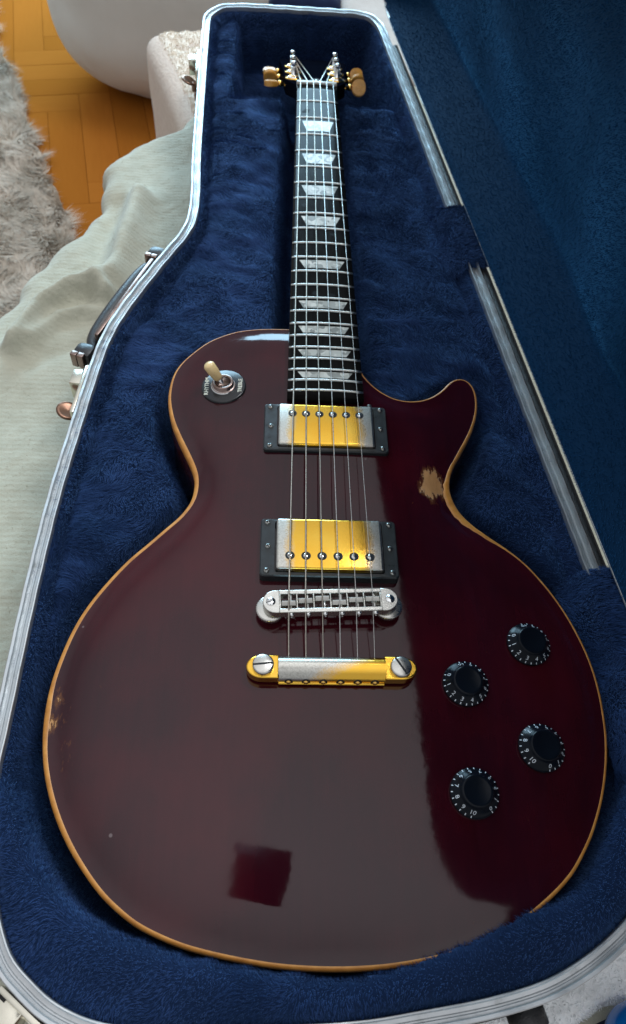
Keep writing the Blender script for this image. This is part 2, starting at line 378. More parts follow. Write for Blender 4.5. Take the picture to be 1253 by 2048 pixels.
# ------------------------------------------------------------------ outlines
BODY = [[-27.2, 255.2], [-51.2, 253.9], [-71.2, 249.2], [-90.5, 237.7], [-103.3, 224.2], [-112.1, 211.9], [-116.8, 199.4], [-118.4, 183.0], [-117.2, 170.0], [-113.3, 154.7], [-106.8, 138.9], [-99.0, 122.4], [-94.3, 110.9], [-92.8, 100.3], [-94.4, 87.9], [-101.2, 75.5], [-110.2, 65.4], [-119.8, 54.5], [-133.4, 39.4], [-147.1, 19.5], [-156.1, 3.1], [-162.3, -13.9], [-166.8, -33.6], [-168.8, -50.3], [-168.5, -67.2], [-166.3, -82.7], [-163.1, -95.4], [-158.4, -108.0], [-151.9, -121.3], [-143.4, -134.6], [-133.9, -146.6], [-123.1, -158.0], [-111.6, -167.0], [-100.5, -173.8], [-83.2, -180.7], [-68.9, -184.7], [-49.4, -188.6], [-30.2, -191.4], [-10.6, -192.8], [10, -193.0], [32, -191.6], [55, -188.0], [75, -182.8], [94, -174.8],
        [109.6, -165.6], [122.4, -156.5], [132.3, -147.9], [141.1, -137.2], [148.2, -127], [155.9, -112.5], [161.6, -98.4], [166.2, -82.6], [168.9, -66.5], [169.8, -45.7], [168.0, -25.9], [162.9, -5.7], [155.4, 13.6], [145.3, 31.7], [133.9, 47.0], [120.9, 59.1], [112.1, 66.4], [102.5, 75.4], [94.7, 85.4], [90.6, 96.9], [90.0, 108.4], [93.4, 120.8], [101.7, 136.4], [110.9, 153.5], [116.5, 167.8], [119.5, 181.1], [119.7, 193.5], [117.2, 202.5], [112.2, 207.6], [105.4, 207.7], [98.6, 203.0], [92.0, 194.9], [82.3, 187.4], [70.3, 183.6], [56.7, 184.8], [45.4, 191.3], [37.0, 200.0], [30.0, 212], [26, 235], [22, 250], [0, 255.5]]
BO = smooth_closed(resample(catmull(BODY, 6), 3.0), 2)
if area2(BO) < 0: BO = BO[::-1]
BN = normals2d(BO)           # outward for ccw
RIM = [[-190.5, -100], [-191, -66], [-191.5, 13], [-190, 91], [-186, 151], [-182, 205], [-177, 251], [-166, 292], [-142, 355], [-125, 396], [-119.5, 425], [-120, 470], [-124, 540], [-133, 808], [-131, 845], [-118, 868], [-94, 875.5], [-40, 877], [20, 877], [62, 876], [79, 863], [88, 835], [95, 780], [113, 634], [133, 461], [166, 186], [184, 42], [191, -30], [192.5, -85], [184, -136], [169, -162], [146, -182], [113.5, -199.5], [80, -208.5], [40, -214.5], [5, -218.5], [-60, -220], [-108, -218.5], [-135, -210.5], [-151.7, -199.5], [-167, -184.5], [-181.5, -150]]
RO = smooth_closed(resample(catmull(RIM, 8), 4.0), 3)
if area2(RO) < 0: RO = RO[::-1]
RN = normals2d(RO); ZR = -28.0
def plat(y): return np.where(y < -40, -18.6 + .045 * (y + 40), np.minimum(-16.2 + .06 * y, -6.3))
def zedge(y): return np.where(y < -60, -29.8 + .028 * (y + 60), np.minimum(-26.2 + .06 * y, -12.0))

# ================================================================== GUITAR
G = thing('electric_guitar', 'wine red single-cutaway electric guitar with gold hardware lying face up in the blue case', 'guitar', (0, 30, -92))
# --- body
def binset(p):
    x, y = p
    if x < 0: w_ = 3.1 if y < 130 else 3.1 - 1.5 * min(1, (y - 130) / 90)
    else: w_ = 2.0
    if y < -120: w_ += (2.2 - w_) * min(1, (-120 - y) / 60)
    if x > 60 and 45 < y < 125:
        k = math.exp(-((y - 88) / 22) ** 2); w_ += 5.2 * k * (0.75 + .5 * vnoise(np.array([x * 1.0]), np.array([y]), 3.2, 5)[0])
    if x < -150 and -80 < y < -40: w_ += .8 * math.exp(-((y + 62) / 12) ** 2)
    return w_
BI = np.array([p - n * binset(p) for p, n in zip(BO, BN)])
BIs = BI
gx, gy = np.meshgrid(np.arange(-172, 174, 3.4), np.arange(-196, 260, 3.4)); pts = np.c_[gx.ravel(), gy.ravel()]
pts[:, 0] += np.where(np.round((pts[:, 1] + 196) / 3.4) % 2 == 1, 1.7, 0)
pts = pts[sdf(pts, BIs) > 2.2]
nb = len(BIs); allp = np.vstack([BIs, pts])
res = delaunay_2d_cdt([Vector(p) for p in allp], [(i, (i + 1) % nb) for i in range(nb)], [], 1, 1e-5)
def zedge_at(x, y): return zedge(y) + 4.5 * np.exp(-((x - 85) / 55.0) ** 2) * sstep(-115, -165, y)
V2 = np.array([[v.x, v.y] for v in res[0]]); TF = np.array([list(f) for f in res[2]])
e = np.vstack([TF[:, [0, 1]], TF[:, [1, 2]], TF[:, [2, 0]]]); e = np.unique(np.sort(e, 1), axis=0)
isb = sdf(V2, BIs) < .05
u = np.zeros(len(V2)); deg = np.bincount(e.ravel(), minlength=len(V2)).astype(float)
for it in range(2600):
    s = np.bincount(e[:, 0], u[e[:, 1]], len(V2)) + np.bincount(e[:, 1], u[e[:, 0]], len(V2))
    u = s / deg + 1.0; u[isb] = 0
u /= u.max()
KK = 3.6
hh = (1 - np.exp(-KK * u)) / (1 - math.exp(-KK)) * (1 - .85 * np.exp(-u / .07))
ZE2 = zedge_at(V2[:, 0], V2[:, 1])
Z2 = ZE2 + (plat(V2[:, 1]) - ZE2) * hh
def body_z(x, y):
    d = ((V2 - np.array([x, y])) ** 2).sum(1); k = np.argsort(d)[:6]; w_ = 1 / (d[k] + .5); return float((Z2[k] * w_).sum() / w_.sum())
def body_tilt(x, y):
    a = 6; n = Vector((-(body_z(x + a, y) - body_z(x - a, y)) / (2 * a), -(body_z(x, y + a) - body_z(x, y - a)) / (2 * a), 1)).normalized()
    return Vector((0, 0, 1)).rotation_difference(n).to_matrix()
dl = np.sqrt(((V2[:, 0] - 76) / 8.5) ** 2 + ((V2[:, 1] - 103) / 11.5) ** 2)
wear = np.clip(1.15 - .62 * dl, 0, 1.2)
de = sdf(V2, BIs)
for (wx, wy, wr, s_) in ((-162, -68, 9, .56), (-161, -55, 6, .52), (92, 92, 7, .8), (-149, -90, 5, .38), (-151, -80, 4, .37)):
    dd = np.hypot(V2[:, 0] - wx, V2[:, 1] - wy); wear = np.maximum(wear, s_ * np.exp(-(dd / wr) ** 2))
if (np.cross(V2[TF[0, 1]] - V2[TF[0, 0]], V2[TF[0, 2]] - V2[TF[0, 0]])) < 0: TF = TF[:, ::-1]
body = tri_mesh('body', np.c_[V2, Z2], TF, M['lacquer'], G, None, {'wear': wear})
body['label'] = 'glossy wine red carved top with a bare wood chip near the right waist'
# binding: amber rounded edge
prof = []
Vb = []
for p, n, q in zip(BO, BN, BI):
    zi = float(zedge_at(np.array(q[0]), np.array(q[1]))); zo = zi
    wv = np.linalg.norm(p - q)
    Vb += [(q[0] + n[0] * -.4, q[1] + n[1] * -.4, zi - .5), (*q, zi + .12), (*(q + n * wv * .45), zi - .15), (*(q + n * wv * .8), zi - .9), (*p, zi - 2.4), (*(p + n * .15), zi - 6.5), (*(p - n * .4), zi - 7.2)]
obj('binding', Vb, grid_faces(len(BO), 7, True), M['amber'], body)
Vs = []
for p, n in zip(BO, BN):
    zi = float(zedge_at(np.array(p[0]), np.array(p[1])))
    Vs += [(*(p - n * .5), zi - 6.6), (*(p - n * .1), zi - 7.5), (*(p - n * .1), -86), (*(p - n * 3), -90)]
nB = len(BO)
FS = grid_faces(nB, 4, True); FS.append(tuple(i * 4 + 3 for i in range(nB))[::-1])
obj('body_side', Vs, FS, M['mahogany'], G)

# --- neck and headstock
SCL = 628.0
def fy(n): return SCL * 2 ** (-n / 12)
def bw(y): return 21.5 + (28.5 - 21.5) * (SCL - y) / (SCL - fy(22))
def crown(x): return -x * x / 610.0
Vn = []; ys = np.linspace(195, 628, 12)
for y in ys:
    hw = bw(y); dp = 15 + 4 * (628 - y) / 430
    for k in range(13):
        a = math.pi * k / 12; Vn.append((hw * math.cos(a), y, -6.2 - dp * math.sin(a) ** .8))
obj('neck', Vn, grid_faces(len(ys), 13), M['mahogany'], G)
# heel
bm = bmesh.new(); box_bm(bm, (0, 225, -35), (54, 62, 50), 6); bm_obj('neck_heel', bm, M['mahogany'], G)
Vf = []; ysf = np.linspace(169.5, 628, 40); xs = np.linspace(-1, 1, 13)
for y in ysf:
    hw = bw(y); Vf.append((-hw, y, -6.1))
    for x in xs: Vf.append((x * hw, y, crown(x * hw) - (.25 if abs(x) == 1 else 0)))
    Vf.append((hw, y, -6.1))
Ff = grid_faces(len(ysf), 15); Ff.append(tuple(range(15))); Ff.append(tuple((len(ysf) - 1) * 15 + k for k in range(15))[::-1])
board = obj('fretboard', Vf, [f[::-1] for f in Ff], M['fretboard'], G)
for mod in (): pass
for n in range(1, 23):
    y = fy(n); hw = bw(y) - .2; V = []
    for x in np.linspace(-1, 1, 15):
        e_ = 1 - .75 * max(0, abs(x) - .93) / .07
        for dy, dz in ((-.92, -.1), (-.88, .45), (-.5, .95), (0, 1.15), (.5, .95), (.88, .45), (.92, -.1)): V.append((x * hw, y + dy, crown(x * hw) + dz * e_ + .02))
    F = grid_faces(15, 7); F += [tuple(range(7)), tuple(14 * 7 + k for k in range(7))[::-1]]
    obj('fret', V, [f[::-1] for f in F], M['fret'], board)
for n in (3, 5, 7, 9, 12, 15, 17, 19, 21):
    y0, y1 = fy(n), fy(n - 1); mid = (y0 + y1) / 2; L = (y1 - y0) * (.60 if n < 11 else .56); hw = bw(mid)
    a, c = (hw * .70, hw * .50) if n < 11 else (hw * .74, hw * (.56 if n < 13 else .60))
    V = []
    for t in np.linspace(-1, 1, 2):
        k = c + (a - c) * (t + 1) / 2
        for x in np.linspace(-1, 1, 9): V.append((x * k, mid + t * L / 2, crown(x * k) + .10))
    for t in (-1, 1):
        k = c + (a - c) * (t + 1) / 2
        for x in np.linspace(-1, 1, 9): V.append((x * k, mid + t * L / 2, crown(x * k) - .6))
    F = grid_faces(2, 9); F = [f[::-1] for f in F] + [(j, j + 1, 18 + j + 1, 18 + j) for j in range(8)] + [(9 + j + 1, 9 + j, 27 + j, 27 + j + 1) for j in range(8)] + [(0, 18, 27, 9), (8, 17, 35, 26)]
    obj('inlay', V, F, M['pearl'], board, smooth=False)
bm = bmesh.new(); box_bm(bm, (0, 630.6, -2.0), (43.4, 5.0, 7.2), 1.0); bm_obj('nut', bm, M['nut'], G)
# headstock leaning back 17 degrees
T17 = R_(17); hd = Vector((0, math.cos(T17), -math.sin(T17))); hn = Vector((0, math.sin(T17), math.cos(T17))); h0 = Vector((0, 632, -4.2))
def HP(x, d, n): return h0 + Vector((x, 0, 0)) + hd * d + hn * n
half = [(21.5, 0), (23, 8), (29, 20), (33.5, 32), (35, 60), (36.5, 100), (39, 140), (41.5, 165), (40, 176), (30, 182), (20, 180), (8, 186), (0, 181)]
outl = half + [(-x, d) for x, d in half[-2::-1]]
bm = bmesh.new(); vt = [bm.verts.new(HP(x, d, 0)) for x, d in outl]; vb = [bm.verts.new(HP(x, d, -14.5)) for x, d in outl]; n = len(outl)
bm.faces.new(vt); bm.faces.new(vb[::-1])
for i in range(n): bm.faces.new((vt[i], vb[i], vb[(i + 1) % n], vt[(i + 1) % n]))
bmesh.ops.recalc_face_normals(bm, faces=bm.faces)
head = bm_obj('headstock', bm, M['headstock'], G, sharp=30)
bm = bmesh.new(); vt = []
for x, d in ((-13, 6), (13, 6), (11, 18), (5, 34), (0, 40), (-5, 34), (-11, 18)): vt.append((x, d))
a_ = [bm.verts.new(HP(x, d, .1)) for x, d in vt]; b2 = [bm.verts.new(HP(x * .94, d, 1.8)) for x, d in vt]
bm.faces.new(b2)
for i in range(7): bm.faces.new((a_[i], a_[(i + 1) % 7], b2[(i + 1) % 7], b2[i]))
bmesh.ops.recalc_face_normals(bm, faces=bm.faces); bm_obj('truss_rod_cover', bm, M['black_plastic'], head)
V, F = lathe([(0, 3.6), (1.6, 3.2), (2.2, 2), (2.3, 0)], 12); obj('cover_screw', [HP(0, 10, 1.6) + v for v in V], F, M['chrome'], head)
rotH = Matrix.Rotation(-T17, 3, 'X')
POSTS = {}
for sgn in (-1, 1):
    for k, d in enumerate((42, 82, 122)):
        px_ = sgn * (24.5 + .5 * k); base = HP(px_, d, 0)
        V, F = lathe([(0, 17.4), (2.2, 17.2), (2.9, 16.4), (3.0, 14.5), (2.4, 13), (2.3, 11), (2.9, 9), (3.0, 3.2), (5.0, 2.8), (7.3, 2.0), (7.6, .2)], 20, tilt=rotH)
        post = obj('tuner_post', [base + v for v in V], F, M['chrome'], head)
        V, F = lathe([(0, 3.4), (5.4, 3.2), (6.0, 1.4), (9.4, 1.1), (9.7, 0.1)], 24, tilt=rotH); obj('tuner_bushing', [base + v for v in V], F, M['gold_plain'], post)
        POSTS[(sgn, k)] = HP(px_ - sgn * 2.5, d, 12)
        # shaft and button (buttons sit low beside the headstock)
        c = HP(sgn * (37 + 1.5 * k), d, -6.0)
        ax = Vector((sgn, 0, 0)); V, F = tube([HP(sgn * 30, d, -8), c + ax * 2], 2.2, 10); obj('tuner_shaft', V, F, M['gold_plain'], head)
        q = Matrix.Rotation(R_((20, 75, 10)[k] * sgn + (25 if sgn > 0 else 0)), 3, 'X')
        V, F = lathe([(0, -.5), (3.4, 0), (3.6, 2.5), (2.4, 4.5), (0, 5)], 14); tr = Vector((0, 0, 1)).rotation_difference(ax).to_matrix()
        obj('tuner_collar', [c + ax * 1 + tr @ v for v in V], F, M['gold_plain'], head)
        bm = bmesh.new()
        keyst = [(5, -3.2), (8, -7.6), (12, -9.2), (17, -8.6), (20, -5.5), (21, 0), (20, 5.5), (17, 8.6), (12, 9.2), (8, 7.6), (5, 3.2)]
        va = [bm.verts.new(c + Vector((sgn * x, 0, 0)) + q @ Vector((0, yy, 2.8))) for x, yy in keyst]; vc = [bm.verts.new(c + Vector((sgn * x, 0, 0)) + q @ Vector((0, yy, -2.8))) for x, yy in keyst]
        bm.faces.new(va); bm.faces.new(vc[::-1])
        for i in range(11): bm.faces.new((va[i], vc[i], vc[(i + 1) % 11], va[(i + 1) % 11]))
        bmesh.ops.recalc_face_normals(bm, faces=bm.faces); bmesh.ops.bevel(bm, geom=list(bm.edges), offset=.9, segments=2, affect='EDGES')
        bm_obj('tuner_button', bm, M['amber_button'], head)

# --- shared small screw meshes
def screw_mesh(r, mats, dome=.8):
    V, F = lathe([(0, dome), (r * .6, dome * .85), (r, .2), (r, -1.2)], 16); fm = [0] * len(F)
    for a in (0, math.pi / 2):
        l, t = r * .62, r * .17
        for k in (0,):
            c, s = math.cos(a + .4), math.sin(a + .4); o = len(V)
            for x, y in ((-l, -t), (l, -t), (l, t), (-l, t)): V.append(Vector((x * c - y * s, x * s + y * c, dome + .05)))
            F.append((o, o + 1, o + 2, o + 3)); fm.append(1)
    me = mesh_py(V, F, True, fm)
    for m_ in mats: me.materials.append(m_)
    return me
def slot_mesh(r, h, mats, w=.18, dish=.1):
    V, F = lathe([(0, h), (r * .86, h), (r, h - .5), (r, 0)], 28); fm = [0] * len(F)
    o = len(V); t = r * w * .5; l = r * .985
    for x, y in ((-l, -t), (l, -t), (l, t), (-l, t)): V.append(Vector((x, y, h + .04)))
    F.append((o, o + 1, o + 2, o + 3)); fm.append(1)
    me = mesh_py(V, F, True, fm)
    for m_ in mats: me.materials.append(m_)
    return me
def place(name, me, loc, parent, rotz=0, rot=None):
    o = bpy.data.objects.new(name, me); C.objects.link(o); attach(o, parent)
    o.location = Vector(loc) * MM
    o.rotation_euler = rot.to_euler() if rot is not None else (0, 0, rotz)
    return o
M['screw'] = simple('dark_screw', (0.30, 0.30, 0.28), .3, 1., .2, 300)
ringscrew = screw_mesh(1.9, [M['screw'], M['black']])
# --- pickups
def rrect(hx, hy, r, n=5):
    P = []
    for cx, cy, a0 in ((hx - r, hy - r, 0), (-hx + r, hy - r, 90), (-hx + r, -hy + r, 180), (hx - r, -hy + r, 270)):
        for k in range(n + 1):
            a = R_(a0 + 90 * k / n); P.append((cx + r * math.cos(a), cy + r * math.sin(a)))
    return P
def pickup(yc, ztop_ring, ztop_cov, pole_y, pole_dx, which):
    out = rrect(45, 22, 2.5); inn = rrect(35.6, 19.6, 2.0); n = len(out)
    V = []
    def arch(x): return -0.0009 * x * x
    for (P, kz) in ((out, 'b'), (out, 's'), ([(x * .985, y * .97) for x, y in out], 't'), (inn, 't'), (inn, 'i')):
        for x, y in P:
            zb = body_z(x, yc + y) - .4
            z = {'b': zb, 's': ztop_ring - .8 + arch(x), 't': ztop_ring + arch(x), 'i': ztop_ring - 9}[kz]
            V.append((x, yc + y, z))
    F = []
    for k in range(4):
        for i in range(n): F.append((k * n + i, k * n + (i + 1) % n, (k + 1) * n + (i + 1) % n, (k + 1) * n + i))
    bm = bmesh.new(); vv = [bm.verts.new(v) for v in V]
    for f in F: bm.faces.new([vv[i] for i in f])
    ring = bm_obj('pickup_ring', bm, M['ring_plastic'], G, sharp=25)
    ring['label'] = 'black plastic mounting frame of the ' + which + ' pickup'
    for sx in (-1, 1):
        for yy in (-18.2, 0, 18.6): place('ring_screw', ringscrew, (sx * (40.6 if yy else 40.0), yc + yy, ztop_ring + arch(40) + .2), ring, random.random() * 6)
    bm = bmesh.new(); box_bm(bm, (0, yc, ztop_cov - 5), (69.4, 38.4, 10), 1.9, seg=4)
    # real pole holes are set as dark recess rings on the cover
    cov = bm_obj('pickup_cover', bm, M['gold_cover'], G, sharp=50)
    cov['label'] = 'gold plated ' + which + ' pickup cover worn silver at both ends'
    for k in range(6):
        x = (k - 2.5) * pole_dx
        V, F = lathe([(0, .03), (2.2, .05), (3.1, .07)][::-1], 22); fm = [0] * len(F); o = len(V)
        V2_, F2_ = lathe([(0, .75), (1.2, .7), (1.75, .45), (1.9, .06)], 18); F += [tuple(i + o for i in f) for f in F2_]; fm += [1] * len(F2_); V += V2_
        o = len(V)
        a = R_(35 + 23 * k)
        for sx_, sy_ in ((-1.9, -.32), (1.9, -.32), (1.9, .32), (-1.9, .32)): V.append(Vector((sx_ * math.cos(a) - sy_ * math.sin(a), sx_ * math.sin(a) + sy_ * math.cos(a), .80)))
        F.append((o, o + 1, o + 2, o + 3)); fm.append(0)
        obj('pole_piece', [Vector((x, pole_y, ztop_cov)) + v for v in V], F, [M['black'], M['chrome']], cov, fm=fm)
pickup(145.3, -4.8, -2.4, 154.6, 9.8, 'upper')
pickup(43.4, -6.2, -2.6, 33.6, 10.3, 'lower')

# --- bridge
brz = Matrix.Rotation(R_(2.6), 3, 'Z'); brc = Vector((-.6, .6, 0))
def BP(x, y, z): return brc + brz @ Vector((x, y, z))
bm = bmesh.new()
def addprism(poly, z0, z1): prism_bm(bm, [tuple(BP(x, y, 0).xy) for x, y in poly], z0, z1)
W0 = 31.4
def endcap(s):
    P = [(s * W0, -7.7)] 
    for k in range(13):
        a = R_(-90 + 180 * k / 12); P.append((s * (34.0 + 7.7 * math.cos(a)), 7.7 * math.sin(a)))
    P.append((s * W0, 7.7)); return P if s > 0 else P[::-1]
for s in (-1, 1): addprism(endcap(s), -6.5, 0)
addprism([(-W0 - .2, -7.7), (W0 + .2, -7.7), (W0 + .2, -4.9), (-W0 - .2, -4.9)], -6.5, 0); addprism([(-W0 - .2, 4.9), (W0 + .2, 4.9), (W0 + .2, 7.7), (-W0 - .2, 7.7)], -6.5, 0)
for k in range(7):
    x = (k - 3) * 10.35; addprism([(x - .55, -5.0), (x + .55, -5.0), (x + .55, 5.0), (x - .55, 5.0)], -6.5, -.15)
bmesh.ops.recalc_face_normals(bm, faces=bm.faces)
bridge = bm_obj('bridge', bm, M['nickel'], G, sharp=30)
bv = bridge.modifiers.new('bevel', 'BEVEL'); bv.width = .0004; bv.segments = 2; bv.limit_method = 'ANGLE'
offs = (-1.2, .3, 1.6, -1.4, 0.2, 0.6); SAD = []
for k in range(6):
    x = (k - 2.5) * 10.35; y = offs[k]
    bm = bmesh.new()
    V = [(-4.5, -1.9, -4.5), (4.5, -1.9, -4.5), (4.5, 1.9, -4.5), (-4.5, 1.9, -4.5), (-4.5, -1.9, -.2), (4.5, -1.9, -.2), (4.5, 1.9, -.4), (-4.5, 1.9, -.4), (-4.2, .5, 1.5), (4.2, .5, 1.5)]
    vv = [bm.verts.new(BP(x + a, y + b_, c)) for a, b_, c in V]
    for f in ((0, 1, 5, 4), (4, 5, 9, 8), (8, 9, 6, 7), (7, 6, 2, 3), (1, 2, 6, 5), (5, 6, 9), (0, 4, 7, 3), (4, 8, 7)): bm.faces.new([vv[i] for i in f])
    bmesh.ops.recalc_face_normals(bm, faces=bm.faces); bmesh.ops.bevel(bm, geom=list(bm.edges), offset=.25, segments=1, affect='EDGES')
    bm_obj('saddle', bm, M['nickel'], bridge, sharp=30); SAD.append(BP(x - .0, y + .5, 1.6))
    V, F = tube([BP(x + 1.5, -9.4, -3.0), BP(x + 1.5, 5, -3.0)], .9, 8); obj('saddle_screw', V, F, M['chrome'], bridge)
    V, F = lathe([(0, 1.3), (1.3, 1.1), (1.9, .3), (1.9, -.4)], 14, tilt=Matrix.Rotation(R_(90), 3, 'X')); obj('screw_head', [BP(x + 1.5, -8.0, -3.0) + v for v in V], F, M['chrome'], bridge)
post_me = slot_mesh(3.0, .5, [M['chrome'], M['black']])
for s in (-1, 1):
    p = BP(s * 36.8, 0, 0); place('post_screw', post_me, p - Vector((0, 0, .05)), bridge, R_(-48 if s > 0 else 20))
    V = []; n = 72
    for k in range(n):
        r = 9.3 if k % 2 else 8.95; a = 2 * math.pi * k / n
        for rr, z in ((0, -8.4), (r - 1.0, -8.4), (r, -9.0), (r, -11.4), (r - .8, -12.0), (2.5, -12.0), (2.5, body_z(p.x, p.y) - 2)): V.append((p.x + rr * math.cos(a), p.y + rr * math.sin(a), z))
    obj('thumbwheel', V, grid_faces(n, 7, True), M['nickel'], bridge)

# --- stop tailpiece
TY = -39.2; tz = -9.2
bm = bmesh.new()
for s in (-1, 1):
    P = [(s * 31.5, -7.3)]
    for k in range(15):
        a = R_(-90 + 180 * k / 14); P.append((s * (41.6 + 9.4 * math.cos(a)), 7.3 * math.sin(a)))
    P.append((s * 31.5, 7.3)); prism_bm(bm, [(x, TY + y) for x, y in (P if s > 0 else P[::-1])], tz - 7.5, tz)
prism_bm(bm, [(-32, TY - 8.6), (32, TY - 8.6), (32, TY + 7.0), (-32, TY + 7.0)], tz - 7.4, tz - 5.6)
bmesh.ops.recalc_face_normals(bm, faces=bm.faces)
tail = bm_obj('tailpiece', bm, M['gold_tail'], G, sharp=30)
bv = tail.modifiers.new('bevel', 'BEVEL'); bv.width = .0011; bv.segments = 3; bv.limit_method = 'ANGLE'
prof = [(-6.4, -5.8), (-7.6, -4.8), (-7.5, -3.6), (-6.7, -2.0), (-5.2, -.2), (-2.6, 1.9), (.6, 2.7), (3.4, 2.3), (6.0, .4), (7.3, -2.6), (7.3, -5.0), (6.5, -5.8)]
V = []; xs_ = np.linspace(-32.0, 32.0, 22)
for x in xs_:
    for y, z in prof: V.append((x, TY + y, tz + z))
F = grid_faces(len(xs_), len(prof), False, True); F += [tuple(range(len(prof))), tuple((len(xs_) - 1) * len(prof) + k for k in range(len(prof)))[::-1]]
bm = bmesh.new(); vv = [bm.verts.new(v) for v in V]
for f in F: bm.faces.new([vv[i] for i in f])
bmesh.ops.recalc_face_normals(bm, faces=bm.faces); bm_obj('tailpiece_barrel', bm, M['gold_barrel'], tail, sharp=60)
stud_me = slot_mesh(6.3, 3.2, [M['nickel'], M['black']], .2)
place('stud', stud_me, (-41.0, TY + .2, tz + .2), tail, R_(6)); place('stud', stud_me, (41.0, TY - .2, tz + .2), tail, R_(-58))
for k in range(6):
    x = (k - 2.5) * 10.3
    c = Vector((x, TY - 7.7, tz - 4.9))
    V, F = lathe([(2.5, -.25), (2.5, .25), (1.9, .3), (0, -.1)], 16, tilt=Matrix.Rotation(R_(80), 3, 'X')); 
    V2_, F2_ = lathe([(1.7, 0), (1.4, .7), (0, 1.0)], 12, tilt=Matrix.Rotation(R_(80), 3, 'X'))
    o = len(V); V = V + V2_; fm = [0] * len(F) + [1] * len(F2_); F = F + [tuple(i + o for i in f) for f in F2_]
    obj('string_anchor', [c + v for v in V], F, [M['black'], M['gold_plain']], tail, fm=fm)

# --- strings
NUTX = [(k - 2.5) * 7.05 for k in range(6)]
rad = (.62, .53, .44, .34, .27, .22)
order = [(-1, 0), (-1, 1), (-1, 2), (1, 2), (1, 1), (1, 0)]
for k in range(6):
    s = SAD[k]; tx = (k - 2.5) * 10.35
    P = [(tx, TY + 5.5, tz - 1.2), (tx, TY + 9.5, tz + .2), (s.x, s.y - .6, s.z - .1), (s.x, s.y, s.z + .45), (s.x, s.y + .8, s.z + .4)]
    P.append((NUTX[k], 627.8, 1.65 + crown(NUTX[k]))); P.append((NUTX[k], 632.5, 1.5 + crown(NUTX[k]))); P.append(POSTS[order[k]])
    V, F = tube(P, rad[k], 7); obj('string', V, F, M['wound_string'] if k < 3 else M['steel_string'], G)
    q = POSTS[order[k]]; sg = order[k][0]; cen = q + Vector((sg * 2.5, 0, 0))
    HV = []
    for t in range(25):
        a = -sg * t / 24 * 2 * math.pi * 2.5 + (math.pi if sg > 0 else 0); HV.append(cen + rotH @ Vector((2.8 * math.cos(a), 2.8 * math.sin(a), -t / 24 * 3.5)))
    V, F = tube(HV, max(.3, rad[k]), 5); obj('string_wrap', V, F, M['steel_string'], G)

# --- text
def text_mesh(txt, size, extr=.06):
    cu = bpy.data.curves.new('t', 'FONT'); cu.body = txt; cu.size = size * MM; cu.align_x = 'CENTER'; cu.align_y = 'CENTER'; cu.extrude = extr * MM; cu.resolution_u = 3
    o = bpy.data.objects.new('t', cu); C.objects.link(o)
    dg = bpy.context.evaluated_depsgraph_get(); me = bpy.data.meshes.new_from_object(o.evaluated_get(dg)); bpy.data.objects.remove(o); 
    return me
# --- toggle switch
sx, sy = -76.4, 185.0; szz = body_z(sx, sy) + .6; rt = body_tilt(sx, sy); sc_ = Vector((sx, sy, szz))
V, F = lathe([(0, 1.0), (15.8, 1.0), (16.6, .7), (16.8, -.8)], 56, tilt=rt); plate = obj('switch_plate', [sc_ + v for v in V], F, M['black_plastic'], G)
plate['label'] = 'round black plate lettered RHYTHM and TREBLE around the toggle switch'
for txt, xo, sz in (('RHYTHM', -12.6, 4.5), ('TREBLE', 12.6, 4.3)):
    me = text_mesh(txt, sz); me.materials.append(M['print_cream'])
    mr = rt.to_4x4() @ Matrix.Rotation(R_(90), 4, 'Z')
    me.transform(Matrix.Translation((sc_ + rt @ Vector((xo, 0, 1.05))) * MM) @ mr)
    link('lettering', me, plate)
V, F = lathe([(9.4, 1.0), (9.4, 1.8), (8.6, 2.2), (8.0, 2.2), (8.0, 5.2), (7.3, 5.8), (6.0, 5.8), (5.6, 5.0), (5.4, 1.2), (0, 1.1)], 40, tilt=rt); nut_ = obj('switch_nut', [sc_ + v for v in V], F, M['brass'], plate)
V, F = lathe([(9.5, 1.02), (9.45, 1.9), (8.0, 2.25)], 40, tilt=rt); obj('switch_washer', [sc_ + v for v in V], F, M['chrome'], plate)
base = sc_ + rt @ Vector((0, 0, 2)); tipd = Vector((-.52, .16, .84)).normalized(); q = Vector((0, 0, 1)).rotation_difference(tipd).to_matrix()
V, F = lathe([(0, 8), (1.6, 8), (1.6, 0)], 12, tilt=q); obj('switch_lever', [base + v for v in V], F, M['chrome'], plate)
V, F = lathe([(0, 21.6), (3.0, 21.3), (4.3, 19.8), (4.2, 14), (3.6, 8.0), (2.7, 6.2), (0, 6)], 24, tilt=q); obj('switch_tip', [base + v for v in V], F, M['cream_tip'], plate)
# small strap of wear: screw beside the fretboard end
place('body_screw', ringscrew, (33.5, 170.5, body_z(33.5, 170.5) + .1), G)

